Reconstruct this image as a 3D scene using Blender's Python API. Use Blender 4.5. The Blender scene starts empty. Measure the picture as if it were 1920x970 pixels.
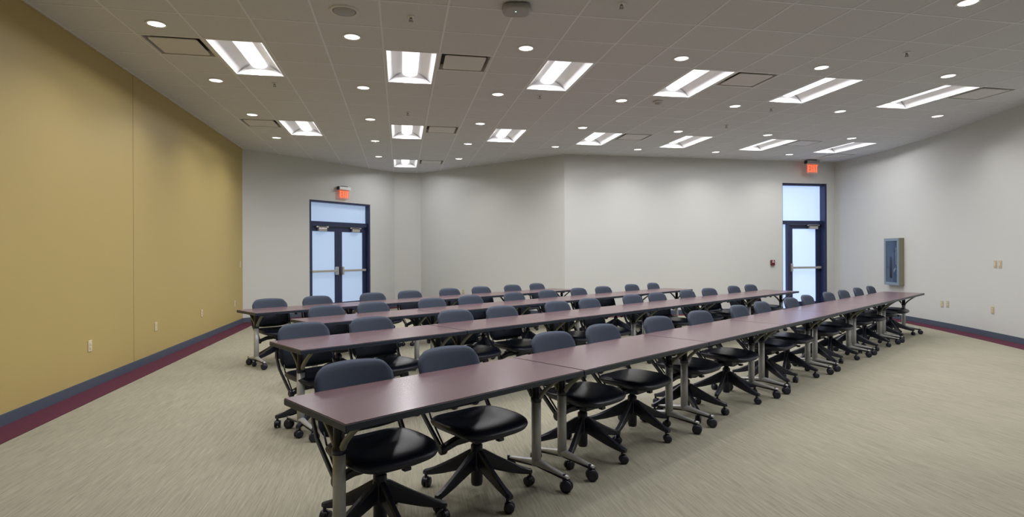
import bpy, bmesh, math, random
from mathutils import Vector, Matrix

C = bpy.context.scene.collection
SC = bpy.context.scene
PI = math.pi
H = 1.409            # camera height
CEIL = 3.658         # 12 ft ceiling
G = 0.6096           # 2 ft ceiling module
GX, GY = -0.174, 6.42  # origin of the ceiling grid

# ------------------------------------------------------------------ camera
F_PX, YAW, ROLL, CY = 1078.8, 0.19152, -0.004208, 477.75
cam = bpy.data.cameras.new('camera')
cam.sensor_width = 36.0
cam.lens = F_PX / 1920 * 36.0
cam.shift_y = (CY - 485.0) / 1920.0
cam.clip_start = 0.05
cam_o = bpy.data.objects.new('camera', cam)
C.objects.link(cam_o)
fw = Vector((math.sin(YAW), math.cos(YAW), 0))
rt = Vector((math.cos(YAW), -math.sin(YAW), 0))
up = Vector((0, 0, 1))
r2 = rt * math.cos(ROLL) + up * math.sin(ROLL)
u2 = -rt * math.sin(ROLL) + up * math.cos(ROLL)
M = Matrix((r2, u2, -fw)).transposed().to_4x4()
M.translation = (0, 0, H)
cam_o.matrix_world = M
SC.camera = cam_o

# ------------------------------------------------------------------ world, exposure, lamp powers
w = bpy.data.worlds.new('world')
SC.world = w
w.use_nodes = True
w.node_tree.nodes['Background'].inputs[0].default_value = (0.55, 0.66, 0.85, 1)
w.node_tree.nodes['Background'].inputs[1].default_value = 0.6
SC.view_settings.view_transform = 'Standard'
SC.view_settings.look = 'None'
SC.view_settings.gamma = 1.0
SC.view_settings.use_curve_mapping = False
SC.view_settings.exposure = -0.08
TROFFER_W = 30.0
DOWN_W = 9.0
LENS_E = 1.6
PANE_E = 0.75
TROFFER_COL = (0.98, 0.965, 1.0)
DOWN_COL = (1.0, 0.96, 0.90)
SC.cycles.max_bounces = 10
SC.cycles.diffuse_bounces = 6
SC.cycles.glossy_bounces = 4
SC.cycles.sample_clamp_indirect = 6.0
SC.cycles.caustics_reflective = False
SC.cycles.caustics_refractive = False
SC.cycles.use_denoising = True
SC.cycles.use_light_tree = True


# ------------------------------------------------------------------ materials
def lin(c):
    return tuple(((v / 255) / 12.92 if v <= 10 else (((v / 255) + 0.055) / 1.055) ** 2.4) for v in c)


def mat(name, rgb, rough=0.6, metal=0.0, spec=0.5, emit=None, estr=0.0, noise=None, bump=None, coat=0.0):
    m = bpy.data.materials.new(name)
    m.use_nodes = True
    nt = m.node_tree
    b = nt.nodes['Principled BSDF']
    b.inputs['Base Color'].default_value = (*rgb, 1)
    b.inputs['Roughness'].default_value = rough
    b.inputs['Metallic'].default_value = metal
    b.inputs['Specular IOR Level'].default_value = spec
    b.inputs['Coat Weight'].default_value = coat
    if emit:
        b.inputs['Emission Color'].default_value = (*emit, 1)
        b.inputs['Emission Strength'].default_value = estr
    if noise or bump:
        tc = nt.nodes.new('ShaderNodeTexCoord')
        mp = nt.nodes.new('ShaderNodeMapping')
        nt.links.new(tc.outputs['Object'], mp.inputs[0])
    if noise:                       # (scale xyz, amount)
        sc, amt = noise
        mp.inputs['Scale'].default_value = sc
        n = nt.nodes.new('ShaderNodeTexNoise')
        n.inputs['Scale'].default_value = 1.0
        n.inputs['Detail'].default_value = 4
        nt.links.new(mp.outputs[0], n.inputs['Vector'])
        r = nt.nodes.new('ShaderNodeMapRange')
        r.inputs['From Min'].default_value = 0.3
        r.inputs['From Max'].default_value = 0.7
        r.inputs['To Min'].default_value = 1 - amt
        r.inputs['To Max'].default_value = 1 + amt
        nt.links.new(n.outputs['Fac'], r.inputs['Value'])
        mx = nt.nodes.new('ShaderNodeVectorMath')
        mx.operation = 'SCALE'
        mx.inputs[0].default_value = rgb
        nt.links.new(r.outputs[0], mx.inputs['Scale'])
        nt.links.new(mx.outputs[0], b.inputs['Base Color'])
    if bump:                        # (scale, strength, distance)
        s, st, d = bump
        n2 = nt.nodes.new('ShaderNodeTexNoise')
        n2.inputs['Scale'].default_value = s
        n2.inputs['Detail'].default_value = 3
        nt.links.new(tc.outputs['Object'], n2.inputs['Vector'])
        bp = nt.nodes.new('ShaderNodeBump')
        bp.inputs['Strength'].default_value = st
        bp.inputs['Distance'].default_value = d
        nt.links.new(n2.outputs['Fac'], bp.inputs['Height'])
        nt.links.new(bp.outputs[0], b.inputs['Normal'])
    return m


def carpet_mat():
    m = bpy.data.materials.new('striated_carpet')
    m.use_nodes = True
    nt = m.node_tree
    b = nt.nodes['Principled BSDF']
    b.inputs['Roughness'].default_value = 0.95
    b.inputs['Specular IOR Level'].default_value = 0.12
    tc = nt.nodes.new('ShaderNodeTexCoord')

    def noise(sc, det, a, c):
        mp = nt.nodes.new('ShaderNodeMapping')
        mp.inputs['Scale'].default_value = sc
        nt.links.new(tc.outputs['Object'], mp.inputs[0])
        n = nt.nodes.new('ShaderNodeTexNoise')
        n.inputs['Scale'].default_value = 1
        n.inputs['Detail'].default_value = det
        nt.links.new(mp.outputs[0], n.inputs['Vector'])
        r = nt.nodes.new('ShaderNodeMapRange')
        r.inputs['From Min'].default_value = 0.35
        r.inputs['From Max'].default_value = 0.65
        r.inputs['To Min'].default_value = a
        r.inputs['To Max'].default_value = c
        nt.links.new(n.outputs['Fac'], r.inputs['Value'])
        return r.outputs[0]
    a = noise((80, 2.6, 1), 3, 0.89, 1.09)
    c = noise((190, 7, 1), 2, 0.90, 1.10)
    d = noise((1.2, 0.8, 1), 2, 0.96, 1.04)
    m1 = nt.nodes.new('ShaderNodeMath'); m1.operation = 'MULTIPLY'
    m2 = nt.nodes.new('ShaderNodeMath'); m2.operation = 'MULTIPLY'
    nt.links.new(a, m1.inputs[0]); nt.links.new(c, m1.inputs[1])
    nt.links.new(m1.outputs[0], m2.inputs[0]); nt.links.new(d, m2.inputs[1])
    v = nt.nodes.new('ShaderNodeVectorMath'); v.operation = 'SCALE'
    v.inputs[0].default_value = (0.265, 0.254, 0.196)
    nt.links.new(m2.outputs[0], v.inputs['Scale'])
    nt.links.new(v.outputs[0], b.inputs['Base Color'])
    bp = nt.nodes.new('ShaderNodeBump')
    bp.inputs['Strength'].default_value = 0.4
    bp.inputs['Distance'].default_value = 0.004
    nt.links.new(c, bp.inputs['Height'])
    nt.links.new(bp.outputs[0], b.inputs['Normal'])
    return m


MT = {
    'carpet': carpet_mat(),
    'border': mat('maroon_carpet', (0.085, 0.026, 0.043), 0.95, spec=0.1, noise=((120, 120, 1), 0.15)),
    'white_wall': mat('off_white_paint', (0.555, 0.565, 0.545), 0.55, spec=0.3, noise=((0.6, 0.6, 0.6), 0.02)),
    'ochre_wall': mat('ochre_paint', (0.43, 0.335, 0.130), 0.5, spec=0.3, noise=((0.6, 0.6, 0.6), 0.02)),
    'seam': mat('wall_joint', (0.25, 0.19, 0.07), 0.7),
    'base': mat('slate_rubber_base', (0.062, 0.082, 0.115), 0.45),
    'tile': mat('ceiling_tile', (0.61, 0.62, 0.65), 0.9, spec=0.1, noise=((160, 160, 1), 0.05)),
    'tee': mat('painted_ceiling_tee', (0.70, 0.71, 0.75), 0.4),
    'steel_white': mat('white_enamel', (0.78, 0.78, 0.78), 0.35),
    'reflector': mat('troffer_reflector', (0.80, 0.80, 0.82), 0.4),
    'lens': mat('troffer_lens', (0.9, 0.9, 0.9), 0.4, emit=(1, 0.985, 1.0), estr=LENS_E),
    'down_lens': mat('downlight_lens', (0.9, 0.9, 0.88), 0.4, emit=(1, 1, 0.94), estr=1.1),
    'plate': mat('diffuser_plate', (0.62, 0.61, 0.61), 0.5),
    'slot': mat('diffuser_throat_shade', (0.03, 0.03, 0.035), 0.7),  # near-black stands in for the shade up inside the duct
    'laminate': mat('mahogany_laminate', (0.122, 0.072, 0.080), 0.26, spec=0.5, noise=((1.5, 6, 1), 0.03)),
    'edge': mat('black_edge_band', (0.016, 0.024, 0.040), 0.42),
    'silver': mat('silver_metal', (0.50, 0.51, 0.52), 0.36, metal=0.25),
    'brace': mat('grey_green_cast_brace', (0.235, 0.240, 0.195), 0.45, metal=0.2),
    'black': mat('black_plastic', (0.012, 0.015, 0.030), 0.42),
    'frame_black': mat('black_frame_metal', (0.014, 0.018, 0.034), 0.35),
    'leather': mat('black_seat_vinyl', (0.011, 0.014, 0.030), 0.36, spec=0.5, bump=(260, 0.08, 0.001)),
    'fabric': mat('slate_blue_back_fabric', (0.044, 0.057, 0.084), 0.8, spec=0.25, noise=((300, 300, 300), 0.14), bump=(420, 0.2, 0.001)),
    'navy': mat('dark_anodized_frame', (0.026, 0.035, 0.088), 0.35, metal=0.1),
    'pane': mat('frosted_daylit_glass', (0.35, 0.42, 0.5), 0.3, emit=(0.40, 0.56, 0.84), estr=PANE_E * 0.8),
    'pane_bright': mat('bright_daylit_glass', (0.4, 0.45, 0.5), 0.3, emit=(0.47, 0.64, 1.1), estr=PANE_E * 1.35),
    'chrome': mat('brushed_steel', (0.55, 0.53, 0.50), 0.3, metal=0.7),
    'cream': mat('ivory_plastic', (0.60, 0.53, 0.38), 0.4),
    'cream_dark': mat('ivory_plastic_shade', (0.30, 0.26, 0.17), 0.5),  # darker copy of the ivory paints the shade in the outlet slots
    'tan': mat('tan_plastic', (0.46, 0.40, 0.27), 0.4),
    'red': mat('red_enamel', (0.11, 0.008, 0.015), 0.35),
    'red_text': mat('white_lettering', (0.7, 0.6, 0.6), 0.5),
    'alu': mat('satin_aluminium', (0.24, 0.29, 0.33), 0.35, metal=0.4),
    'alu_side': mat('painted_box_side', (0.22, 0.215, 0.15), 0.5),
    'dark_in': mat('cabinet_interior_shade', (0.018, 0.026, 0.055), 0.6),  # dark blue reflections and shade put into the interior colour
    'exit_red': mat('exit_letter', (0.8, 0.14, 0.06), 0.4, emit=(1.0, 0.17, 0.06), estr=0.9),
    'grey_plastic': mat('grey_plastic', (0.32, 0.32, 0.32), 0.4),
    'dim_metal': mat('dull_sprinkler_metal', (0.24, 0.23, 0.22), 0.4, metal=0.3),
    'led': mat('status_led', (0.3, 0.9, 0.8), 0.3, emit=(0.5, 1, 0.9), estr=3),
}


def clear_mat(name, rgb, alpha):
    m = bpy.data.materials.new(name)
    m.use_nodes = True
    nt = m.node_tree
    b = nt.nodes['Principled BSDF']
    b.inputs['Base Color'].default_value = (*rgb, 1)
    b.inputs['Roughness'].default_value = 0.06
    b.inputs['Alpha'].default_value = alpha
    return m


MT['acrylic'] = clear_mat('edge_lit_acrylic', (0.80, 0.42, 0.38), 0.35)
_b = MT['acrylic'].node_tree.nodes['Principled BSDF']
_b.inputs['Emission Color'].default_value = (1, 0.30, 0.25, 1)
_b.inputs['Emission Strength'].default_value = 0.10
MT['glass'] = clear_mat('cabinet_glass', (0.12, 0.18, 0.3), 0.30)


# ------------------------------------------------------------------ mesh helpers
class MB:
    """collects shapes of one mesh; mats is the list of material keys"""
    def __init__(s, *mats):
        s.bm = bmesh.new(); s.mats = mats or ('black',)

    def poly(s, pts, mi=0, smooth=False):
        vs = [s.bm.verts.new(p) for p in pts]
        f = s.bm.faces.new(vs); f.material_index = mi; f.smooth = smooth
        return s

    def box(s, c, d, mi=0, bev=0.0, m=None, rz=0.0):
        r = bmesh.ops.create_cube(s.bm, size=1.0)
        vs = r['verts']
        bmesh.ops.scale(s.bm, vec=d, verts=vs)
        if bev:
            es = list({e for v in vs for e in v.link_edges})
            o = bmesh.ops.bevel(s.bm, geom=es, offset=bev, segments=2, affect='EDGES', profile=0.5)
            vs = list({v for f in o['faces'] for v in f.verts} | {v for v in vs if v.is_valid})
        if rz: bmesh.ops.rotate(s.bm, cent=(0, 0, 0), matrix=Matrix.Rotation(rz, 3, 'Z'), verts=vs)
        bmesh.ops.translate(s.bm, vec=c, verts=vs)
        if m is not None: bmesh.ops.transform(s.bm, matrix=m, verts=vs)
        for f in {f for v in vs for f in v.link_faces}: f.material_index = mi
        return s

    def grid(s, rows, mi=0, smooth=True, closed=False):
        """rows: list of rings/rows of points (same length)"""
        vv = [[s.bm.verts.new(p) for p in r] for r in rows]
        n = len(vv[0])
        for a, b in zip(vv, vv[1:]):
            for i in range(n if closed else n - 1):
                j = (i + 1) % n
                f = s.bm.faces.new((a[i], a[j], b[j], b[i])); f.material_index = mi; f.smooth = smooth
        return vv

    def cap(s, ring, mi=0, smooth=False, flip=False):
        f = s.bm.faces.new(ring[::-1] if flip else ring); f.material_index = mi; f.smooth = smooth

    def lathe(s, prof, c=(0, 0, 0), seg=20, mi=0, axis='Z', caps=True, m=None, smooth=True):
        """prof: list of (r, z)"""
        rows = []
        for r, z in prof:
            row = []
            for i in range(seg):
                a = 2 * PI * i / seg
                p = Vector((r * math.cos(a), r * math.sin(a), z))
                if axis == 'X': p = Vector((p.z, p.x, p.y))
                elif axis == 'Y': p = Vector((p.y, p.z, p.x))
                p = p + Vector(c)
                if m is not None: p = m @ p
                row.append(p)
            rows.append(row)
        vv = s.grid(rows, mi, smooth, closed=True)
        if caps:
            s.cap(vv[0], mi, flip=True); s.cap(vv[-1], mi)
        return s

    def sweep(s, path, sect, mi=0, smooth=False, caps=True):
        """path: list of (point, side vector, up vector, width scale, height scale); sect: unit section points"""
        rows = []
        for p, sd, u, a, b in path:
            rows.append([Vector(p) + Vector(sd) * (x * a) + Vector(u) * (y * b) for x, y in sect])
        vv = s.grid(rows, mi, smooth, closed=True)
        if caps:
            s.cap(vv[0], mi, flip=True); s.cap(vv[-1], mi)
        return s

    def build(s, name, parent=None, loc=None, rz=0.0):
        bmesh.ops.recalc_face_normals(s.bm, faces=s.bm.faces)
        me = bpy.data.meshes.new(name)
        s.bm.to_mesh(me); s.bm.free()
        for k in s.mats: me.materials.append(MT[k])
        o = bpy.data.objects.new(name, me)
        C.objects.link(o)
        if parent: o.parent = parent
        if loc: o.location = loc
        o.rotation_euler.z = rz
        return o


SQ = [(-.5, -.5), (.5, -.5), (.5, .5), (-.5, .5)]
CH = [(-.5, -.32), (-.32, -.5), (.32, -.5), (.5, -.32), (.5, .32), (.32, .5), (-.32, .5), (-.5, .32)]
RND = [(0.5 * math.cos(2 * PI * i / 14), 0.5 * math.sin(2 * PI * i / 14)) for i in range(14)]


def tag(o, label=None, cat=None, group=None, kind=None):
    if label: o['label'] = label
    if cat: o['category'] = cat
    if group: o['group'] = group
    if kind: o['kind'] = kind
    return o


def empty(name, loc=(0, 0, 0), rz=0.0):
    o = bpy.data.objects.new(name, None)
    C.objects.link(o)
    o.location = loc; o.rotation_euler = (0, 0, rz)
    o.empty_display_size = 0.1
    return o


KIDS = {}


def copy_tree(o, parent=None):
    c = o.copy()
    C.objects.link(c)
    if parent: c.parent = parent
    kids = [k for k in ALLOBJ.get(o.name, [])]
    ALLOBJ[c.name] = []
    for k in kids:
        kc = copy_tree(k, c)
        ALLOBJ[c.name].append(kc)
    return c


ALLOBJ = {}


def index_tree(o):
    ALLOBJ[o.name] = [k for k in o.children]
    for k in o.children: index_tree(k)


def structure(o, label=None):
    o['kind'] = 'structure'
    if label: o['label'] = label
    return o


# ------------------------------------------------------------------ room shell
P_L0, P_L1 = (-3.25, -2.6), (-3.25, 12.92)
P_D1 = (-0.15, 15.93)
P_D2 = (0.55, 15.98)
P_B0 = (3.62, 12.45)
P_B1 = (10.55, 12.45)
RW = [(10.55, 12.45), (10.57, 11.9), (10.53, 11.35), (10.47, 10.8), (10.34, 10.2), (10.17, 9.55), (9.97, 8.9),
      (9.72, 8.2), (9.42, 7.4), (9.10, 6.6), (8.80, 5.8), (8.60, 5.0), (8.5, 4.0), (8.5, -2.6)]
TH = 0.24

# floor and ceiling ----------------------------------------------------------
MB('carpet').box((3.6, 6.6, -0.05), (15.4, 19.6, 0.1)).build('floor')
structure(bpy.data.objects['floor'], 'beige carpet with fine lengthwise streaks')

TROFFERS = [(c, r) for r in (-6, 0, 6) for c in (-3, 0, 3, 6, 9, 12, 15)
            if not (c == 15 and r <= 0)] + [(0, 12)]  # right end of the unseen row added to brighten the right wall
DIFFS = [(-4, 0), (1, 0), (7, 0), (13, 0), (-4, 6), (1, 6), (7, 6), (13, 6), (1, 12), (16, 8)]
DOWNS = [(c, r) for r in (-1, 2, 5, 8) for c in (-4, -1, 2, 5, 8, 11, 14) if not (r == -1 and c > 11)] + \
        [(-1, 11), (2, 11), (14, -1)] + [(c, -4) for c in (-4, -1, 2, 5, 8, 11)]  # unseen ones continue the grid; those at right added to brighten the right wall
occ = {}
for c, r in TROFFERS: occ[(c, r)] = 't'; occ[(c, r + 1)] = 't'
for c, r in DIFFS: occ[(c, r)] = 'd'
for c, r in DOWNS: occ[(c, r)] = 'o'
DR = 0.080     # downlight aperture radius
cb = MB('tile')
C0, C1, R0, R1 = -6, 18, -15, 16
for c in range(C0, C1 + 1):
    for r in range(R0, R1 + 1):
        k = occ.get((c, r))
        if k in ('t', 'd'): continue
        x0, y0 = GX + c * G, GY + r * G
        if k == 'o':
            n = 24
            cx, cy = x0 + G / 2, y0 + G / 2
            inn, out = [], []
            for i in range(n):
                a = 2 * PI * i / n + PI / 4
                dx, dy = math.cos(a), math.sin(a)
                inn.append((cx + DR * dx, cy + DR * dy, CEIL))
                mx = max(abs(dx), abs(dy))
                out.append((cx + G / 2 * dx / mx, cy + G / 2 * dy / mx, CEIL))
            cb.grid([out, inn], closed=True, smooth=False)
        else:
            cb.poly([(x0, y0, CEIL), (x0, y0 + G, CEIL), (x0 + G, y0 + G, CEIL), (x0 + G, y0, CEIL)])
# solid slab over the tiles closes the plenum
cb.box(((GX * 2 + (C0 + C1 + 1) * G) / 2, (GY * 2 + (R0 + R1 + 1) * G) / 2, CEIL + 0.35),
       ((C1 - C0 + 1) * G, (R1 - R0 + 1) * G, 0.1))
structure(cb.build('ceiling'), 'grey suspended ceiling of square lay-in tiles')
tb = MB('tee')
TW, TD = 0.020, 0.003


def is_t(c, r, c2, r2):
    return occ.get((c, r)) == 't' and occ.get((c2, r2)) == 't' and c == c2


for c in range(C0, C1 + 2):
    x = GX + c * G
    tb.box((x, GY + (R0 + R1 + 1) / 2 * G, CEIL - TD / 2), (TW, (R1 - R0 + 1) * G, TD))
for r in range(R0, R1 + 2):
    y = GY + r * G
    run = None
    for c in range(C0, C1 + 2):
        blocked = c > C1 or is_t(c, r - 1, c, r)
        if not blocked and run is None: run = c
        if blocked and run is not None:
            xa, xb = GX + run * G + TW / 2, GX + c * G - TW / 2
            tb.box(((xa + xb) / 2, y, CEIL - TD / 2 + 0.0003), (xb - xa, TW, TD))
            run = None
structure(tb.build('ceiling_grid'), 'thin painted metal grid between the ceiling tiles')


def wall_frame(P, Q):
    P = Vector((*P, 0)); Q = Vector((*Q, 0))
    d = (Q - P).normalized()
    n_out = Vector((-d.y, d.x, 0))      # walls run clockwise seen from above: left of travel is outside
    m = Matrix((d, n_out, Vector((0, 0, 1)))).transposed().to_4x4()
    m.translation = P
    return m, (Q - P).length


def wall(name, P, Q, mk, holes=(), e0=0.0, e1=0.0, label=None):
    """local x along, y outwards, z up; holes = (s0, s1, z1) down to the floor"""
    m, L = wall_frame(P, Q)
    b = MB(mk)
    s = -e0
    for a, c, z1 in holes:
        b.box(((s + a) / 2, TH / 2, CEIL / 2 + 0.02), (a - s, TH, CEIL + 0.04))
        b.box(((a + c) / 2, TH / 2, (z1 + CEIL + 0.04) / 2), (c - a, TH, CEIL + 0.04 - z1))
        s = c
    b.box(((s + L + e1) / 2, TH / 2, CEIL / 2 + 0.02), (L + e1 - s, TH, CEIL + 0.04))
    o = b.build(name)
    o.matrix_world = m
    structure(o, label)
    return o


HOLE_L = (1.633, 3.463, 2.72)
HOLE_R = (5.482, 6.705, 3.125)
wall('wall_left', P_L0, P_L1, 'ochre_wall', e0=0.3, e1=0.0, label='ochre yellow wall down the left side')
wall('wall_back_left', P_L1, P_D1, 'white_wall', holes=[HOLE_L], e0=0.0, label='angled off-white wall with the double door')
wall('wall_back_nook', P_D1, P_D2, 'white_wall', e0=0.1, e1=0.1)
wall('wall_back_middle', P_D2, P_B0, 'white_wall', label='off-white wall angling towards the room')
wall('wall_back_right', P_B0, P_B1, 'white_wall', holes=[HOLE_R], e1=0.24, label='straight off-white back wall with the single door')
# curved right wall
b = MB('white_wall')
n = len(RW)
ins, outs = [], []
for i, p in enumerate(RW):
    a = Vector(RW[max(i - 1, 0)]); c = Vector(RW[min(i + 1, n - 1)])
    d = (c - a).normalized(); no = Vector((-d.y, d.x))
    ins.append(Vector(p)); outs.append(Vector(p) + no * TH)
Z0, Z1 = 0.0, CEIL + 0.04
vi0 = [b.bm.verts.new((p.x, p.y, Z0)) for p in ins]; vi1 = [b.bm.verts.new((p.x, p.y, Z1)) for p in ins]
vo0 = [b.bm.verts.new((p.x, p.y, Z0)) for p in outs]; vo1 = [b.bm.verts.new((p.x, p.y, Z1)) for p in outs]
for i in range(n - 1):
    b.bm.faces.new((vi0[i], vi0[i + 1], vi1[i + 1], vi1[i]))
    f = b.bm.faces.new((vo0[i + 1], vo0[i], vo1[i], vo1[i + 1]))
    b.bm.faces.new((vi1[i], vi1[i + 1], vo1[i + 1], vo1[i]))
    b.bm.faces.new((vi0[i + 1], vi0[i], vo0[i], vo0[i + 1]))
b.bm.faces.new((vi0[0], vi1[0], vo1[0], vo0[0])); b.bm.faces.new((vi0[-1], vo0[-1], vo1[-1], vi1[-1]))
_o = b.build('wall_right')
_me = _o.data
for _p in _me.polygons:
    if abs(_p.normal.z) < 0.1: _p.use_smooth = True
_me.set_sharp_from_angle(angle=math.radians(30))
structure(_o, 'gently bowed off-white wall down the right side')
wall('wall_front', (8.9, -2.6), (-3.6, -2.6), 'white_wall')

# baseboards and carpet border -------------------------------------------------


def offset_path(pts, off):
    out = []
    n = len(pts)
    for i in range(n):
        p = Vector(pts[i])
        ds = []
        if i > 0: ds.append((p - Vector(pts[i - 1])).normalized())
        if i < n - 1: ds.append((Vector(pts[i + 1]) - p).normalized())
        ns = [Vector((d.y, -d.x)) for d in ds]     # inward
        if len(ns) == 1: out.append(p + ns[0] * off)
        else:
            b_ = (ns[0] + ns[1]).normalized()
            out.append(p + b_ * (off / max(0.3, b_.dot(ns[0]))))
    return out


def strip(name, pts, o0, o1, z0, z1, mk, label=None):
    a = offset_path(pts, o0); c = offset_path(pts, o1)
    rows = [[(p.x, p.y, z0), (q.x, q.y, z0), (q.x, q.y, z1), (p.x, p.y, z1)] for p, q in zip(a, c)]
    b = MB(mk)
    vv = b.grid(rows, smooth=False, closed=True)
    b.cap(vv[0], flip=True); b.cap(vv[-1])
    return structure(b.build(name), label)


def along(P, Q, s):
    d = (Vector(Q) - Vector(P)).normalized()
    return tuple(Vector(P) + d * s)


BH = 0.102
strip('baseboard_left', [P_L0, P_L1, along(P_L1, P_D1, HOLE_L[0])], 0.001, 0.012, 0.0, BH, 'base', 'slate grey rubber baseboard along the ochre wall')
strip('baseboard_back_left', [along(P_L1, P_D1, HOLE_L[1]), P_D1, P_D2, P_B0, along(P_B0, P_B1, HOLE_R[0])], 0.001, 0.012, 0.0, BH, 'base')
strip('baseboard_right', [along(P_B0, P_B1, HOLE_R[1])] + RW, 0.001, 0.012, 0.0, BH, 'base', 'slate grey rubber baseboard along the right wall')
strip('floor_border', [P_L0, P_L1, P_D1, P_D2, P_B0] + RW, 0.0, 0.30, 0.0, 0.005, 'border', 'maroon carpet border running round the walls')
strip('trim_1', [(-3.25, 7.895), (-3.25, 7.903)], 0.0, 0.0015, BH, CEIL, 'seam', 'vertical joint in the ochre wall')


# ------------------------------------------------------------------ doors
def bar(b, s0, s1, z0, z1, y0, y1, mi=0, bev=0.0):
    b.box(((s0 + s1) / 2, (y0 + y1) / 2, (z0 + z1) / 2), (s1 - s0, y1 - y0, z1 - z0), mi, bev)
    return b


def push_bar(parent, s0, s1, z, yf, latch_side):
    """crash bar: rail with two end heads"""
    b = MB('chrome')
    bar(b, s0, s1, z - 0.026, z + 0.026, yf - 0.075, yf - 0.045, bev=0.008)
    for s in (s0 + 0.02, s1 - 0.02): bar(b, s - 0.03, s + 0.03, z - 0.03, z + 0.03, yf - 0.07, yf - 0.001, bev=0.006)
    b.build('push_bar', parent)
    b = MB('chrome')
    s = s1 - 0.02 if latch_side > 0 else s0 + 0.02
    bar(b, s - 0.028, s + 0.028, z - 0.10, z + 0.10, yf - 0.09, yf - 0.001, bev=0.012)
    b.build('latch_case', parent)


def closer(parent, s0, s1, z, yf):
    b = MB('chrome')
    bar(b, s0, s1, z - 0.04, z + 0.035, yf - 0.07, yf - 0.001, bev=0.008)
    b.box(((s0 + s1) / 2, yf - 0.05, z + 0.06), (0.30, 0.02, 0.012))
    b.box((s0 - 0.03, yf - 0.04, z + 0.055), (0.05, 0.03, 0.035), bev=0.005)
    b.box((s1 + 0.03, yf - 0.04, z + 0.055), (0.05, 0.03, 0.035), bev=0.005)
    b.build('door_closer', parent)


def leaf(parent, s0, s1, z1, yf, stile, rail_t, rail_b, gk):
    b = MB('navy')
    t = 0.045
    bar(b, s0, s0 + stile, 0.012, z1, yf, yf + t); bar(b, s1 - stile, s1, 0.012, z1, yf, yf + t)
    bar(b, s0 + stile, s1 - stile, z1 - rail_t, z1, yf, yf + t); bar(b, s0 + stile, s1 - stile, 0.012, rail_b, yf, yf + t)
    o = b.build('door_leaf', parent)
    b = MB(gk); bar(b, s0 + stile, s1 - stile, rail_b, z1 - rail_t, yf + 0.018, yf + 0.028)
    b.build('glass_pane', o)
    return o


# double door in the angled wall (local frame of that wall)
m, _ = wall_frame(P_L1, P_D1)
d1 = empty('door_1'); d1.matrix_world = m; structure(d1, 'dark framed double door with frosted panes and transom')
s0, s1, zt = HOLE_L
YF = 0.115
b = MB('navy')
bar(b, s0, s0 + 0.05, 0, zt, 0.004, 0.20); bar(b, s1 - 0.05, s1, 0, zt, 0.004, 0.20)
bar(b, s0 + 0.05, s1 - 0.05, zt - 0.045, zt, 0.004, 0.20)
bar(b, s0 + 0.05, s1 - 0.05, 2.125, 2.225, 0.06, 0.20)
b.build('door_frame', d1)
b = MB('pane'); bar(b, s0 + 0.05, s1 - 0.05, 2.225, zt - 0.045, 0.13, 0.14); b.build('transom_pane', d1)
mid = (s0 + s1) / 2
for i, (a, c) in enumerate(((s0 + 0.053, mid - 0.002), (mid + 0.002, s1 - 0.053))):
    lf = leaf(d1, a, c, 2.12, YF, 0.105, 0.13, 0.25, 'pane')
    push_bar(d1, a + 0.06, c - 0.06, 1.03, YF, 1 if i == 0 else -1)
    cc = a + 0.36 if i == 0 else c - 0.36
    closer(d1, cc - 0.12, cc + 0.12, 2.035, YF)
# single door with sidelight in the straight wall
m, _ = wall_frame(P_B0, P_B1)
d2 = empty('door_2'); d2.matrix_world = m; structure(d2, 'dark framed single glazed door with tall bright transom')
s0, s1, zt = HOLE_R
YF = 0.165
b = MB('navy')
bar(b, s0, s0 + 0.05, 0, zt, 0.06, 0.23); bar(b, s1 - 0.05, s1, 0, zt, 0.004, 0.23)
bar(b, s0 + 0.05, s1 - 0.05, zt - 0.05, zt, 0.06, 0.23)
bar(b, s0 + 0.05, s1 - 0.05, 2.125, 2.215, 0.10, 0.23)
bar(b, s0 + 0.205, s0 + 0.265, 0, 2.125, 0.10, 0.23)
b.build('door_frame', d2)
b = MB('pane_bright'); bar(b, s0 + 0.05, s1 - 0.05, 2.215, zt - 0.05, 0.18, 0.19); b.build('transom_pane', d2)
b = MB('pane_bright'); bar(b, s0 + 0.05, s0 + 0.205, 0.06, 2.125, 0.18, 0.19); b.build('sidelight_pane', d2)
lf = leaf(d2, s0 + 0.268, s1 - 0.053, 2.12, YF, 0.125, 0.10, 0.22, 'pane_bright')
push_bar(d2, s0 + 0.30, s1 - 0.08, 1.06, YF, -1)
closer(d2, s1 - 0.40, s1 - 0.16, 2.05, YF)


# ------------------------------------------------------------------ wall things
def on_wall(name, P, Q, s, z, off=0.0):
    m, _ = wall_frame(P, Q)
    o = empty(name)
    o.matrix_world = m @ Matrix.Translation((s, -off, z))
    return o


def outlet(P, Q, s, z, label, kind='outlet', mk='cream'):
    """plate is 70 x 115 mm, with a duplex receptacle or a toggle"""
    o = on_wall('wall_outlet' if kind == 'outlet' else 'light_switch', P, Q, s, z)
    b = MB(mk)
    b.box((0, -0.004, 0), (0.074, 0.007, 0.118), bev=0.003)
    b.build('cover_plate', o)
    if kind == 'outlet':
        for dz in (-0.02, 0.02):
            b = MB('cream', 'cream_dark')
            b.box((0, -0.009, dz), (0.034, 0.006, 0.028), bev=0.004)
            for dx in (-0.007, 0.007): b.box((dx, -0.0122, dz + 0.002), (0.002, 0.001, 0.009), 1)
            b.build('receptacle', o)
    else:
        b = MB('cream')
        b.box((0, -0.011, 0), (0.032, 0.008, 0.066), bev=0.003)
        b.build('rocker', o)
    tag(o, label, 'outlet' if kind == 'outlet' else 'light switch')
    return o


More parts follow.
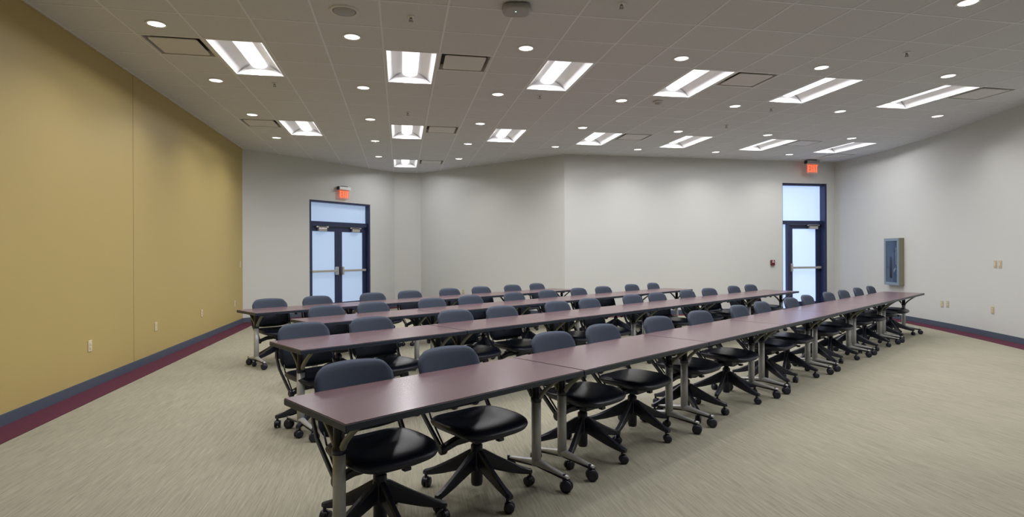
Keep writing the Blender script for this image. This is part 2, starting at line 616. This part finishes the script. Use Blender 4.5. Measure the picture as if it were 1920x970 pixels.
for y, lab in ((6.865, 'ivory wall outlet low on the ochre wall, nearest to the camera'),
               (8.549, 'ivory wall outlet on the ochre wall, just past its vertical joint'),
               (10.376, 'small ivory wall outlet on the ochre wall, third from the camera'),
               (12.32, 'ivory wall outlet on the ochre wall beside its far corner')):
    outlet(P_L0, P_L1, y + 2.6, 0.457, lab)
outlet(P_L0, P_L1, 12.72 + 2.6, 1.231, 'ivory light switch on the ochre wall by the far corner', 'switch')
outlet(P_D2, P_B0, 1.573, 0.451, 'tan wall outlet on the middle off-white wall behind the rear chairs', mk='tan')


def rw_frame(y):
    for a, c in zip(RW, RW[1:]):
        if c[1] <= y <= a[1]:
            d = (Vector(c) - Vector(a))
            s = (a[1] - y) / (a[1] - c[1]) * d.length
            return a, c, s


for y, z, kd, lab in ((9.12, 0.445, 'outlet', 'pale tan wall outlet on the right wall, left one of the close pair'),
                      (8.96, 0.455, 'outlet', 'pale tan wall outlet on the right wall, right one of the close pair'),
                      (7.79, 0.46, 'outlet', 'single tan wall outlet on the right wall near the photo edge'),
                      (7.72, 1.22, 'switch', 'tan light switch on the right wall, left one of the pair'),
                      (7.61, 1.22, 'switch', 'tan light switch on the right wall, right one of the pair')):
    a, c, s = rw_frame(y)
    outlet(a, c, s, z, lab, kd, 'tan')

# fire alarm pull station
o = on_wall('fire_alarm_pull', P_B0, P_B1, 5.195, 1.185)
MB('red').box((0, -0.022, 0), (0.10, 0.042, 0.135), bev=0.006).build('housing', o)
MB('red_text').box((0, -0.047, 0.02), (0.062, 0.008, 0.022), bev=0.003).build('pull_handle', o)
MB('red_text').box((0, -0.0445, 0.052), (0.03, 0.003, 0.014)).build('label_plate', o)
tag(o, 'dark red fire alarm pull station on the back wall left of the single door', 'fire alarm')

# extinguisher cabinet on the right wall
a, c, s = rw_frame(10.50)
o = on_wall('extinguisher_cabinet', a, c, s, 1.225)
W2, H2, D2 = 0.245, 0.50, 0.10
b = MB('alu_side', 'dark_in')
for sx in (-1, 1): b.box((sx * (W2 - 0.006), -D2 / 2, 0), (0.012, D2, 2 * H2), 0)
for sz in (-1, 1): b.box((0, -D2 / 2, sz * (H2 - 0.006)), (2 * W2 - 0.024, D2, 0.012), 0)
b.box((0, -0.006, 0), (2 * W2 - 0.024, 0.01, 2 * H2 - 0.024), 1)
b.build('box', o)
b = MB('alu')
fwid = 0.06
for sx in (-1, 1): b.box((sx * (W2 - fwid / 2), -D2 - 0.009, 0), (fwid, 0.018, 2 * H2), bev=0.003)
for sz in (-1, 1): b.box((0, -D2 - 0.009, sz * (H2 - fwid / 2)), (2 * W2 - 2 * fwid, 0.018, fwid), bev=0.003)
dr = b.build('cabinet_door', o)
MB('glass').box((0, -D2 - 0.008, 0), (2 * W2 - 2 * fwid, 0.005, 2 * H2 - 2 * fwid)).build('door_glass', dr)
MB('alu').box((W2 - fwid - 0.012, -D2 - 0.022, 0.12), (0.018, 0.012, 0.36), bev=0.004).build('door_pull', dr)
b = MB('dark_in')  # body takes the same painted shade as the cabinet interior
b.lathe([(0.03, -0.36), (0.068, -0.34), (0.068, 0.08), (0.05, 0.13), (0.02, 0.15), (0.02, 0.19)], c=(-0.02, -0.055 + 0.0, 0), seg=16)
b.box((-0.02, -0.05, 0.21), (0.10, 0.03, 0.03))
b.build('extinguisher_body', o)
b = MB('steel_white')
b.box((0, 0, 0), (0.16, 0.01, 0.03), m=Matrix.Translation((0.04, -0.085, -0.2)) @ Matrix.Rotation(-0.85, 4, 'Y'))
b.build('break_handle', o)
tag(o, 'aluminium framed glass fronted extinguisher cabinet on the right wall', 'extinguisher cabinet')


# exit signs
def letters(b, x0, z0, h, wl, gap, y, t, mi=0):
    st = h * 0.2

    def seg(cx, cz, dx, dz, rot=0.0):
        mm = Matrix.Translation((cx, y, cz)) @ Matrix.Rotation(rot, 4, 'Y')
        b.box((0, 0, 0), (dx, t, dz), mi, m=mm)
    x = x0
    # E
    seg(x + st / 2, z0 + h / 2, st, h)
    for zz in (st / 2, h / 2, h - st / 2): seg(x + wl / 2 + st / 2, z0 + zz, wl - st, st * 0.9)
    x += wl + gap
    # X
    an = math.atan2(wl - st, h)
    L = math.hypot(h, wl - st)
    seg(x + wl / 2, z0 + h / 2, st, L * 0.98, an); seg(x + wl / 2, z0 + h / 2, st, L * 0.98, -an)
    x += wl + gap
    # I
    seg(x + st / 2, z0 + h / 2, st, h)
    x += st + gap
    # T
    seg(x + wl / 2, z0 + h - st / 2, wl, st); seg(x + wl / 2, z0 + h / 2 - st / 2, st, h - st)


def exit_sign(o, ztop, zpan, label):
    """local x along the wall, -y into the room; housing top at ztop, panel bottom at zpan"""
    b = MB('grey_plastic' if 'hanging' in label else 'steel_white')
    hh = 0.075
    b.box((0, -0.07, ztop - hh / 2), (0.34, 0.10, hh), bev=0.008)
    b.build('housing', o)
    b = MB('black'); b.box((-0.1745, -0.07, ztop - hh / 2), (0.011, 0.102, hh + 0.004), bev=0.003); b.build('end_cap', o)
    b = MB('black'); b.box((0.0, -0.07, ztop + 0.009), (0.18, 0.075, 0.018), bev=0.003); b.build('mounting_canopy', o)
    b = MB('acrylic')
    b.box((0, -0.07, (ztop - hh + zpan) / 2), (0.30, 0.008, ztop - hh - zpan), bev=0.002)
    pn = b.build('sign_panel', o)
    b = MB('exit_red')
    lh = (ztop - hh - zpan) * 0.78
    wl, gap = 0.062, 0.016
    tot = wl * 3 + lh * 0.2 + gap * 3
    letters(b, -tot / 2, zpan + (ztop - hh - zpan) * 0.11, lh, wl, gap, -0.077, 0.006)
    b.build('letters', pn)
    tag(o, label, 'exit sign', 'exit signs')


m, _ = wall_frame(P_L1, P_D1)
o = empty('exit_sign'); o.matrix_world = m @ Matrix.Translation((2.575, 0, 0))
exit_sign(o, 3.09, 2.80, 'red lettered exit sign on the wall above the double door')
b = MB('steel_white'); b.box((0, -0.011, 3.05), (0.12, 0.02, 0.10), bev=0.004); b.build('wall_bracket', o)
m, _ = wall_frame(P_B0, P_B1)
o = empty('exit_sign'); o.matrix_world = m @ Matrix.Translation((6.09, -0.20, 0))
exit_sign(o, CEIL - 0.022, 3.335, 'red lettered exit sign hanging from the ceiling above the single door')

# ------------------------------------------------------------------ ceiling fittings
ORD = ['first', 'second', 'third', 'fourth', 'fifth', 'sixth', 'seventh', 'eighth', 'ninth', 'tenth', 'eleventh',
       'twelfth', 'thirteenth', 'fourteenth']


def lamp(name, kind, parent, loc, watts, col, size, size_y=None, spread=PI):
    l = bpy.data.lights.new(name, 'AREA')
    l.energy = watts; l.color = col
    l.shape = 'RECTANGLE' if size_y else 'DISK'
    l.size = size
    if size_y: l.size_y = size_y
    l.spread = spread
    o = bpy.data.objects.new(name, l)
    C.objects.link(o)
    o.parent = parent; o.location = loc
    return o


def make_troffer():
    t = empty('ceiling_troffer')
    # local origin: middle of the opening on the ceiling plane
    hw, hl = G / 2 - 0.014, G - 0.014
    fr = 0.018
    b = MB('steel_white')
    for sx in (-1, 1): b.box((sx * (hw - fr / 2), 0, -0.001), (fr, 2 * hl, 0.008))
    for sy in (-1, 1): b.box((0, sy * (hl - fr / 2), -0.001), (2 * hw - 2 * fr, fr, 0.008))
    b.build('frame', t)
    # wings: curved from the frame up to the lens, and sloping end plates
    iw, il = hw - fr, hl - fr
    dep = 0.11
    lw = 0.095
    for sx in (-1, 1):
        b = MB('reflector')
        rows = []
        for i in range(9):
            u = i / 8
            x = iw - (iw - lw - 0.005) * u
            z = 0.002 + dep * math.sin(u * PI / 2) ** 0.9 * 0.95
            rows.append([(sx * x, -il + 0.05 * u, z), (sx * x, il - 0.05 * u, z)])
        b.grid(rows)
        b.build('reflector_wing', t)
    for sy in (-1, 1):
        b = MB('reflector')
        b.poly([(-iw, sy * il, 0.002), (iw, sy * il, 0.002), (lw + 0.005, sy * (il - 0.05), 0.002 + dep * 0.95), (-lw - 0.005, sy * (il - 0.05), 0.002 + dep * 0.95)])
        b.build('end_plate', t)
    b = MB('lens')
    rows = []
    for i in range(9):
        a = PI * i / 8
        rows.append([(-lw * math.cos(a), y, 0.105 - 0.045 * math.sin(a)) for y in (-il + 0.05, il - 0.05)])
    vv = b.grid(rows)
    b.bm.faces.new([r[0] for r in vv]); b.bm.faces.new([r[1] for r in vv][::-1])
    b.build('lens', t)
    lamp('troffer_light', 'AREA', t, (0, 0, 0.055), TROFFER_W, TROFFER_COL, 0.16, 1.06)
    # housing can
    b = MB('steel_white')
    b.box((0, 0, 0.15), (2 * hw, 2 * hl, 0.02))
    for sx in (-1, 1): b.box((sx * (hw - 0.002), 0, 0.072), (0.004, 2 * hl, 0.136))
    for sy in (-1, 1): b.box((0, sy * (hl - 0.002), 0.072), (2 * hw, 0.004, 0.136))
    b.build('housing', t)
    return t


proto = make_troffer()
index_tree(proto)
first = True
rows = {}
for c, r in TROFFERS: rows.setdefault(r, []).append(c)
rown = {0: 'the nearer row', 6: 'the farther row'}
for c, r in TROFFERS:
    t = proto if first else copy_tree(proto)
    first = False
    t.location = (GX + (c + 0.5) * G, GY + (r + 1) * G, CEIL)
    if r == 12: lab = 'small looking lit ceiling troffer at the far end, above the corner nook'
    elif r == -6: lab = 'lit ceiling troffer in the row above the camera, out of view'
    else: lab = 'lit white ceiling troffer, %s from the left in %s of troffers' % (ORD[sorted(rows[r]).index(c)], rown[r])
    tag(t, lab, 'ceiling light', 'recessed ceiling troffers' if r != -6 else 'troffers overhead behind the view')


def make_downlight():
    t = empty('ceiling_downlight')
    b = MB('steel_white')
    b.lathe([(DR + 0.014, -0.004), (DR + 0.012, -0.007), (DR - 0.004, -0.006), (DR - 0.006, 0.0), (DR - 0.010, 0.02)], seg=24, caps=False)
    b.build('trim_ring', t)
    b = MB('down_lens')
    b.lathe([(DR - 0.007, 0.006), (DR - 0.007, 0.014)], seg=24)
    b.build('lens', t)
    lamp('downlight_lamp', 'AREA', t, (0, 0, 0.003), DOWN_W, DOWN_COL, 0.145, spread=math.radians(125))
    b = MB('steel_white'); b.lathe([(DR + 0.01, 0.03), (DR + 0.01, 0.14)], seg=20); b.build('can', t)
    return t


proto = make_downlight()
index_tree(proto)
first = True
rows = {}
for c, r in DOWNS: rows.setdefault(r, []).append(c)
drn = {-1: 'the row before the nearer troffers', 2: 'the row just beyond the nearer troffers', 5: 'the row just before the farther troffers',
       8: 'the row just beyond the farther troffers', 11: 'the two at the far nook'}
for c, r in DOWNS:
    t = proto if first else copy_tree(proto)
    first = False
    t.location = (GX + (c + 0.5) * G, GY + (r + 0.5) * G, CEIL)
    if r == -4 or (c, r) == (14, -1):
        if c == 8: tag(t, 'round downlight cut by the top edge of the photo, far right', 'downlight', 'round downlights')
        else: tag(t, 'round downlight in the ceiling beyond the frame, out of view', 'downlight', 'downlights overhead behind the view')
    else:
        tag(t, 'small round ceiling downlight, %s from the left in %s' % (ORD[sorted(rows[r]).index(c)], drn[r]), 'downlight', 'round downlights')


def make_diffuser():
    t = empty('air_diffuser')
    h = G / 2 - 0.012
    b = MB('plate', 'slot')
    # outer frame sloping up to a cap painted dark for the shade in the duct
    o_ = [(-h, -h), (h, -h), (h, h), (-h, h)]
    rows = []
    for k, z in ((1.0, -0.002), (0.945, -0.003), (0.935, 0.012), (0.90, 0.06)):
        rows.append([(x * k, y * k, z) for x, y in o_])
    b.grid(rows, closed=True, smooth=False)
    b.poly([(x * 0.90, y * 0.90, 0.06) for x, y in o_], 1)
    b.build('frame', t)
    # face plate, corners rounded, hung a little above the frame rim
    b = MB('plate')
    n = 6; rr = 0.03; hh = h * 0.80
    ring = []
    for q, (sx, sy) in enumerate(((1, 1), (-1, 1), (-1, -1), (1, -1))):
        for i in range(n + 1):
            a = q * PI / 2 + i / n * PI / 2
            ring.append((sx * (hh - rr) + rr * math.cos(a), sy * (hh - rr) + rr * math.sin(a)))
    vv = b.grid([[(x, y, 0.002) for x, y in ring], [(x * 0.99, y * 0.99, -0.006) for x, y in ring]], closed=True, smooth=False)
    b.cap(vv[1]); b.cap(vv[0], flip=True)
    b.build('face_plate', t)
    return t


proto = make_diffuser()
index_tree(proto)
dl = {(-4, 0): 'left of the first nearer troffer', (1, 0): 'right of the second nearer troffer', (7, 0): 'right of the fourth nearer troffer',
      (13, 0): 'right of the last nearer troffer', (-4, 6): 'left of the first farther troffer', (1, 6): 'right of the second farther troffer',
      (7, 6): 'right of the fourth farther troffer', (13, 6): 'bluish lit, right of the sixth farther troffer', (1, 12): 'beside the troffer above the nook',
      (16, 8): 'in the far right corner near the hanging exit sign'}
first = True
for c, r in DIFFS:
    t = proto if first else copy_tree(proto)
    first = False
    t.location = (GX + (c + 0.5) * G, GY + (r + 0.5) * G, CEIL)
    tag(t, 'square ceiling air diffuser ' + dl[(c, r)], 'air diffuser', 'square air diffusers')


def make_sprinkler():
    t = empty('ceiling_sprinkler')
    b = MB('steel_white'); b.lathe([(0.036, 0.0), (0.034, -0.008), (0.014, -0.012)], seg=18); b.build('escutcheon', t)
    b = MB('dim_metal')
    b.lathe([(0.010, -0.010), (0.010, -0.024)], seg=10)
    for sx in (-1, 1): b.box((sx * 0.012, 0, -0.030), (0.004, 0.006, 0.026))
    b.lathe([(0.022, -0.044), (0.022, -0.047), (0.006, -0.048)], seg=14)
    b.build('deflector', t)
    return t


proto = make_sprinkler(); index_tree(proto)
first = True
SPR = [(0.46, -1.51, 'above the second nearer troffer'), (3.49, -2.54, 'at the top edge of the photo right of the central device'),
       (-2.34, 2.5, 'just beyond the first nearer troffer'), (3.47, 2.43, 'just beyond the third nearer troffer'),
       (0.49, 4.58, 'between the second troffers of both rows'), (9.43, -1.54, 'above the fifth and sixth nearer troffers'),
       (9.53, 2.54, 'just beyond the fifth nearer troffer'), (9.48, 4.5, 'before the fifth farther troffer')]
for cx, cy, wh in SPR:
    t = proto if first else copy_tree(proto)
    first = False
    t.location = (GX + cx * G, GY + cy * G, CEIL)
    tag(t, 'small ceiling sprinkler head ' + wh, 'sprinkler', 'ceiling sprinkler heads')

# round loudspeaker grille, smoke detector, projector-like access point
t = empty('ceiling_speaker', (GX - 0.53 * G, GY - 1.54 * G, CEIL))
b = MB('plate'); b.lathe([(0.135, 0.0), (0.132, -0.010), (0.110, -0.012), (0.105, -0.006)], seg=32, caps=False); b.build('rim', t)
b = MB('grey_plastic'); b.lathe([(0.108, -0.004), (0.09, -0.010), (0.05, -0.014), (0.01, -0.016)], seg=32); b.build('grille', t)
tag(t, 'round grey ceiling speaker at the top, left of the middle', 'speaker')
t = empty('smoke_detector', (GX + 6.41 * G, GY + 2.43 * G, CEIL))
b = MB('plate'); b.lathe([(0.075, 0.0), (0.075, -0.018), (0.055, -0.03)], seg=24); b.build('base', t)
b = MB('grey_plastic'); b.lathe([(0.050, -0.028), (0.045, -0.045), (0.02, -0.05)], seg=20); b.build('sensor_chamber', t)
tag(t, 'round smoke detector just beyond the fourth nearer troffer', 'smoke detector')
t = empty('wireless_access_point', (GX + 2.0 * G, GY - 2.14 * G, CEIL), -0.15)
b = MB('grey_plastic')
ring = lambda k, z: [(0.125 * k * (abs(math.cos(a)) ** 0.55) * (1 if math.cos(a) > 0 else -1), 0.125 * k * (abs(math.sin(a)) ** 0.55) * (1 if math.sin(a) > 0 else -1), z) for a in [2 * PI * i / 28 for i in range(28)]]
vv = b.grid([ring(1, -0.012), ring(1.02, -0.03), ring(0.97, -0.046), ring(0.8, -0.052)], closed=True); b.cap(vv[-1]); b.cap(vv[0], flip=True)
b.build('cover', t)
b = MB('black'); b.box((0, 0, -0.006), (0.15, 0.15, 0.012)); b.build('mounting_plate', t)
b = MB('led'); b.lathe([(0.006, -0.052), (0.005, -0.054)], c=(-0.01, -0.02, 0), seg=10); b.build('status_light', t)
tag(t, 'square rounded wireless access point with a teal light at the top middle', 'access point')


# ------------------------------------------------------------------ folding training tables
TL, TWD, TT, TZ = 1.560, 0.620, 0.030, 0.711


def make_caster(name, parent, r, loc, yaw, hood=True):
    b = MB('black')
    for sx in (-1, 1):
        b.lathe([(r * 0.55, sx * 0.006), (r * 0.96, sx * 0.007), (r, sx * 0.012), (r * 0.97, sx * 0.022), (r * 0.5, sx * 0.024)], c=(0, 0, r), seg=18, axis='X')
    b.box((0, 0.0, r * 1.1), (0.014, r * 1.3, r * 1.1), bev=0.003)
    b.lathe([(0.009, r * 1.5), (0.009, 2 * r + 0.03)], c=(0, r * 0.35, 0), seg=10)
    if hood:
        rows = []
        for i in range(7):
            a = PI * (0.05 + 0.62 * i / 6)
            rows.append([(sx, r * 1.12 * math.cos(a), r + r * 1.12 * math.sin(a)) for sx in (-0.012, 0.012)])
        b.grid(rows)
    o = b.build(name, parent)
    o.location = loc; o.rotation_euler.z = yaw
    return o


def make_table():
    """origin on the floor at the front left corner; x along the row, y to the back"""
    t = empty('training_table')
    b = MB('laminate')
    b.box((TL / 2, TWD / 2, TZ - 0.004), (TL - 0.006, TWD - 0.006, 0.008), bev=0.001)
    b.build('tabletop', t)
    b = MB('edge')
    b.box((TL / 2, TWD / 2, TZ - 0.0045 - TT / 2), (TL, TWD, TT), bev=0.003)
    b.build('edge_band', t)
    cn = 0.285
    for side, s in ((0, 0.118), (1, TL - 0.118)):
        b = MB('silver')
        b.lathe([(0.030, 0.100), (0.030, 0.500)], c=(s, cn, 0), seg=20)
        lg = b.build('leg', t)
        # black upper post with collar
        b = MB('frame_black')
        b.lathe([(0.033, 0.492), (0.034, 0.520), (0.026, 0.528), (0.026, 0.64), (0.034, 0.674)], c=(s, cn, 0), seg=18)
        b.box((s, cn, 0.6705), (0.09, 0.46, 0.010), bev=0.002)
        b.build('upper_post', lg)
        # curved braces fanning to front and back of the top
        for sg in (-1, 1):
            b = MB('brace')
            path = []
            for i in range(9):
                u = i / 8
                y = cn + sg * (0.034 + 0.165 * u ** 1.15)
                z = 0.525 + 0.140 * u ** 0.85
                path.append(((s, y, z), (1, 0, 0), (0, -sg * 0.66, 0.75), 0.030, 0.024 - 0.008 * u))
            b.sweep(path, CH)
            b.build('brace', lg)
        # foot: tapering arched bar
        b = MB('silver')
        path = []
        for i in range(15):
            u = -1 + 2 * i / 14
            y = 0.278 + u * 0.252
            th = 0.018 + 0.030 * (1 - abs(u)) ** 1.3
            z = 0.090 + 0.030 * (1 - abs(u)) ** 1.1
            path.append(((s, y, z), (1, 0, 0), (0, 0, 1), 0.030 + 0.028 * (1 - abs(u)) ** 2, th))
        b.sweep(path, RND, smooth=True)
        b.build('foot', lg)
        b = MB('black')
        path = [((s, 0.278 + u * 0.245, 0.075 + 0.022 * (1 - abs(u))), (1, 0, 0), (0, 0, 1), 0.024, 0.014) for u in [-1 + k / 5 for k in range(11)]]
        b.sweep(path, CH); b.build('foot_underside', lg)
        make_caster('caster', lg, 0.037, (s, 0.040, 0), 0.9 - 0.5 * side)
        make_caster('caster', lg, 0.037, (s, 0.518, 0), 0.5 + 0.6 * side)
    # release latches and a bumper under the top
    for s in (0.30, TL - 0.30):
        b = MB('black')
        b.box((s, 0.10, 0.665), (0.035, 0.06, 0.022), bev=0.004)
        b.build('release_latch', t)
    b = MB('black'); b.lathe([(0.015, 0.674), (0.017, 0.650), (0.012, 0.645)], c=(0.55, 0.10, 0), seg=12); b.build('bumper', t)
    return t


ROWS = [  # start, angle, pitch, tables, name
    ((-0.225, 2.462), 33.18, 1.567, 7, 'front row'),
    ((-0.722, 4.454), 32.11, 1.571, 6, 'second row'),
    ((-0.850, 6.155), 33.60, 1.567, 5, 'third row'),
    ((-1.730, 7.455), 34.30, 1.563, 4, 'rear row'),
]
proto_t = make_table(); index_tree(proto_t)
first = True
rnd = random.Random(4)
for (st, ang, pitch, nt_, rn) in ROWS:
    a = math.radians(ang)
    D = Vector((math.cos(a), math.sin(a)))
    for k in range(nt_):
        t = proto_t if first else copy_tree(proto_t)
        first = False
        p = Vector(st) + D * (pitch * k)
        t.location = (p.x, p.y, 0); t.rotation_euler.z = a
        if k == 0: w_ = 'at the left end of the %s' % rn
        elif k == nt_ - 1: w_ = 'at the far right end of the %s' % rn
        else: w_ = '%s from the left in the %s' % (ORD[k], rn)
        tag(t, 'wheeled training table with mahogany top, ' + w_, 'table', 'training tables in the ' + rn)


# ------------------------------------------------------------------ swivel chairs
def make_chair(phase):
    """origin on the floor under the column; +y is forward (sitter looks along +y)"""
    t = empty('swivel_chair')
    # seat cushion
    b = MB('leather')
    n = 40
    W, Df, Db = 0.250, 0.262, 0.215

    def outline(a, k):
        c_, s_ = math.cos(a), math.sin(a)
        e = 0.50
        x = W * (abs(c_) ** e) * (1 if c_ > 0 else -1)
        y = (abs(s_) ** e) * (Df if s_ > 0 else -Db)
        x *= 1 - 0.08 * max(0, -s_)
        return x * k, y * k
    rows = []
    for k, z in ((0.02, .448), (0.4, .449), (0.7, .452), (0.86, .451), (0.94, .445), (0.985, .436), (1.0, .426), (0.975, .412), (0.90, .398), (0.75, .382), (0.5, .370), (0.02, .366)):
        row = []
        for i in range(n):
            x, y = outline(2 * PI * i / n, k)
            f = max(0.0, y / Df)
            row.append((x, y, z - 0.022 * f ** 2.5 + 0.010 * (x / W) ** 2))
        rows.append(row)
    vv = b.grid(rows, closed=True)
    b.cap(vv[0], flip=True, smooth=True); b.cap(vv[-1], smooth=True)
    b.build('seat', t)
    # backrest
    b = MB('fabric')
    zb, hb = 0.452, 0.375
    nx, nz = 20, 18

    def surf(u, v, side):
        cl = lambda q: max(0.0, min(1.0, q))
        wv = 0.240 * (1 - 0.035 * v) * (1 - 0.10 * cl((v - 0.80) / 0.20) ** 3 - 0.10 * cl((0.2 - v) / 0.2) ** 2)
        x = wv * u
        z = zb + hb * v - (0.012 * u * u + 0.040 * abs(u) ** 12) * cl((v - 0.5) / 0.5) ** 1.5 + 0.03 * (abs(u) ** 3) * cl((0.4 - v) / 0.4)
        y = -0.242 - 0.105 * v + 0.062 * u * u
        rim = min(1 - abs(u), v * 1.2, (1 - v) * 1.2)
        th = 0.017 * min(1.0, (max(rim, 0) / 0.10)) ** 0.5
        return (x, y + side * th, z)
    us = [-1 + 2 * i / nx for i in range(nx + 1)]
    vs_ = [i / nz for i in range(nz + 1)]
    for sd in (-1, 1):
        b.grid([[surf(u, v, sd) for u in us] for v in vs_])
    bmesh.ops.remove_doubles(b.bm, verts=b.bm.verts, dist=0.0004)
    b.build('backrest', t)
    # side arms that carry the backrest, with the lump under the seat
    for sx in (-1, 1):
        b = MB('frame_black')
        pts = [(0.246, -0.250, 0.62), (0.250, -0.236, 0.555), (0.244, -0.205, 0.475), (0.232, -0.120, 0.380), (0.222, -0.045, 0.300)]
        path = []
        for i, p in enumerate(pts):
            a_ = Vector(pts[max(i - 1, 0)]); c_ = Vector(pts[min(i + 1, len(pts) - 1)])
            d = (c_ - a_).normalized()
            u = Vector((1, 0, 0)).cross(d).normalized()
            path.append(((sx * p[0], p[1], p[2]), (1, 0, 0), (0, u.y, u.z), 0.016, 0.030 if i else 0.016))
        b.sweep(path, CH)
        # second thin rod just in front
        path = [((sx * 0.214, y, z), (1, 0, 0), (0, 0.75, 0.66), 0.010, 0.012) for y, z in ((-0.205, 0.53), (-0.160, 0.450), (-0.030, 0.315))]
        b.sweep(path, RND, smooth=True)
        b.lathe([(0.020, 0.198), (0.030, 0.204), (0.030, 0.232), (0.020, 0.238)], c=(0, -0.040, 0.296), seg=16, axis='X') if sx > 0 else \
            b.lathe([(0.020, -0.238), (0.030, -0.232), (0.030, -0.204), (0.020, -0.198)], c=(0, -0.040, 0.296), seg=16, axis='X')
        path = [((sx * x, y, z), (0, 1, 0), (0, 0, 1), 0.050, h_) for x, y, z, h_ in ((0.215, -0.040, 0.300, 0.040), (0.14, -0.02, 0.332, 0.045), (0.04, 0.0, 0.345, 0.05))]
        b.sweep(path, CH)
        b.build('back_support_arm', t)
    # tilt mechanism and lever
    b = MB('frame_black'); b.box((0, 0.0, 0.347), (0.15, 0.19, 0.055), bev=0.012); b.build('tilt_mechanism', t)
    b = MB('frame_black')
    b.box((0.0, 0, 0), (0.012, 0.05, 0.010), m=Matrix.Translation((-0.085, 0.075, 0.326)))
    b.box((-0.095, 0.10, 0.320), (0.042, 0.035, 0.020), bev=0.005)
    b.build('height_lever', t)
    # column
    b = MB('frame_black')
    b.lathe([(0.030, 0.050), (0.035, 0.065), (0.035, 0.285), (0.028, 0.292), (0.022, 0.296), (0.022, 0.335)], seg=18)
    b.build('column', t)
    # five legs, each with its caster
    for i in range(5):
        a = phase + 2 * PI * i / 5
        b = MB('frame_black')
        dx, dy = math.cos(a), math.sin(a)
        path = []
        for r_, zt_, zb_, w_ in ((0.020, 0.262, 0.150, 0.036), (0.05, 0.252, 0.146, 0.034), (0.13, 0.204, 0.120, 0.032), (0.21, 0.160, 0.096, 0.032),
                                 (0.28, 0.124, 0.080, 0.034), (0.320, 0.108, 0.074, 0.038), (0.345, 0.100, 0.076, 0.028)):
            path.append(((dx * r_, dy * r_, (zt_ + zb_) / 2), (-dy, dx, 0), (0, 0, 1), w_, zt_ - zb_))
        b.sweep(path, CH)
        lg = b.build('leg', t)
        make_caster('caster', lg, 0.0295, (dx * 0.328, dy * 0.328, 0), a + 1.1 + i * 1.3, hood=True)
    return t


CHAIRS = [
    [0.405, 1.06, 2.04, 2.69, 3.52, 4.28, 5.20, 5.86, 6.75, 7.40, 8.26, 8.93, 9.79, 10.49],
    [0.33, 0.97, 1.94, 2.59, 3.54, 4.18, 5.13, 5.76, 6.64, 7.33, 8.28, 8.92],
    [0.46, 1.09, 1.96, 2.66, 3.55, 4.30, 5.12, 5.79, 6.75, 7.50],
    [0.44, 1.14, 2.04, 2.74, 3.58, 4.31, 5.12, 5.86],
]
NR = 0.410   # chair column from the front edge of its table
PH = {(0, 0): 91, (0, 1): 14, (0, 2): 30, (0, 3): 20}   # leg phases of the nearest chairs, degrees from the camera's right
protos = []
for k in range(6):
    protos.append(make_chair(math.radians(k * 12))); index_tree(protos[-1])
used = set()
for ri, (st, ang, pitch, nt_, rn) in enumerate(ROWS):
    a = math.radians(ang)
    D = Vector((math.cos(a), math.sin(a))); N = Vector((-D.y, D.x))
    for k, s in enumerate(CHAIRS[ri]):
        p = Vector(st) + D * s + N * (NR + rnd.uniform(-0.012, 0.015))
        rz = a + PI + rnd.uniform(-0.05, 0.05)
        # leg phase: wanted angle in world = camera angle - yaw
        if (ri, k) in PH: ph = math.radians(PH[(ri, k)]) - YAW
        else: ph = rnd.uniform(0, 2 * PI / 5)
        want = math.degrees(ph - rz) % 72
        idx = int(round(want / 12)) % 6
        if idx in used: t = copy_tree(protos[idx])
        else: t = protos[idx]; used.add(idx)
        t.location = (p.x, p.y, 0); t.rotation_euler.z = rz
        n_ = len(CHAIRS[ri])
        if k == 0: w_ = 'at the left end of the %s' % rn
        elif k == n_ - 1: w_ = 'last at the far right of the %s' % rn
        else: w_ = '%s from the left in the %s' % (ORD[k], rn)
        tag(t, 'black swivel chair with slate grey backrest, ' + w_, 'chair', 'swivel chairs in the ' + rn)
for i, p in enumerate(protos):
    if i not in used:
        for k in list(p.children_recursive): bpy.data.objects.remove(k)
        bpy.data.objects.remove(p)
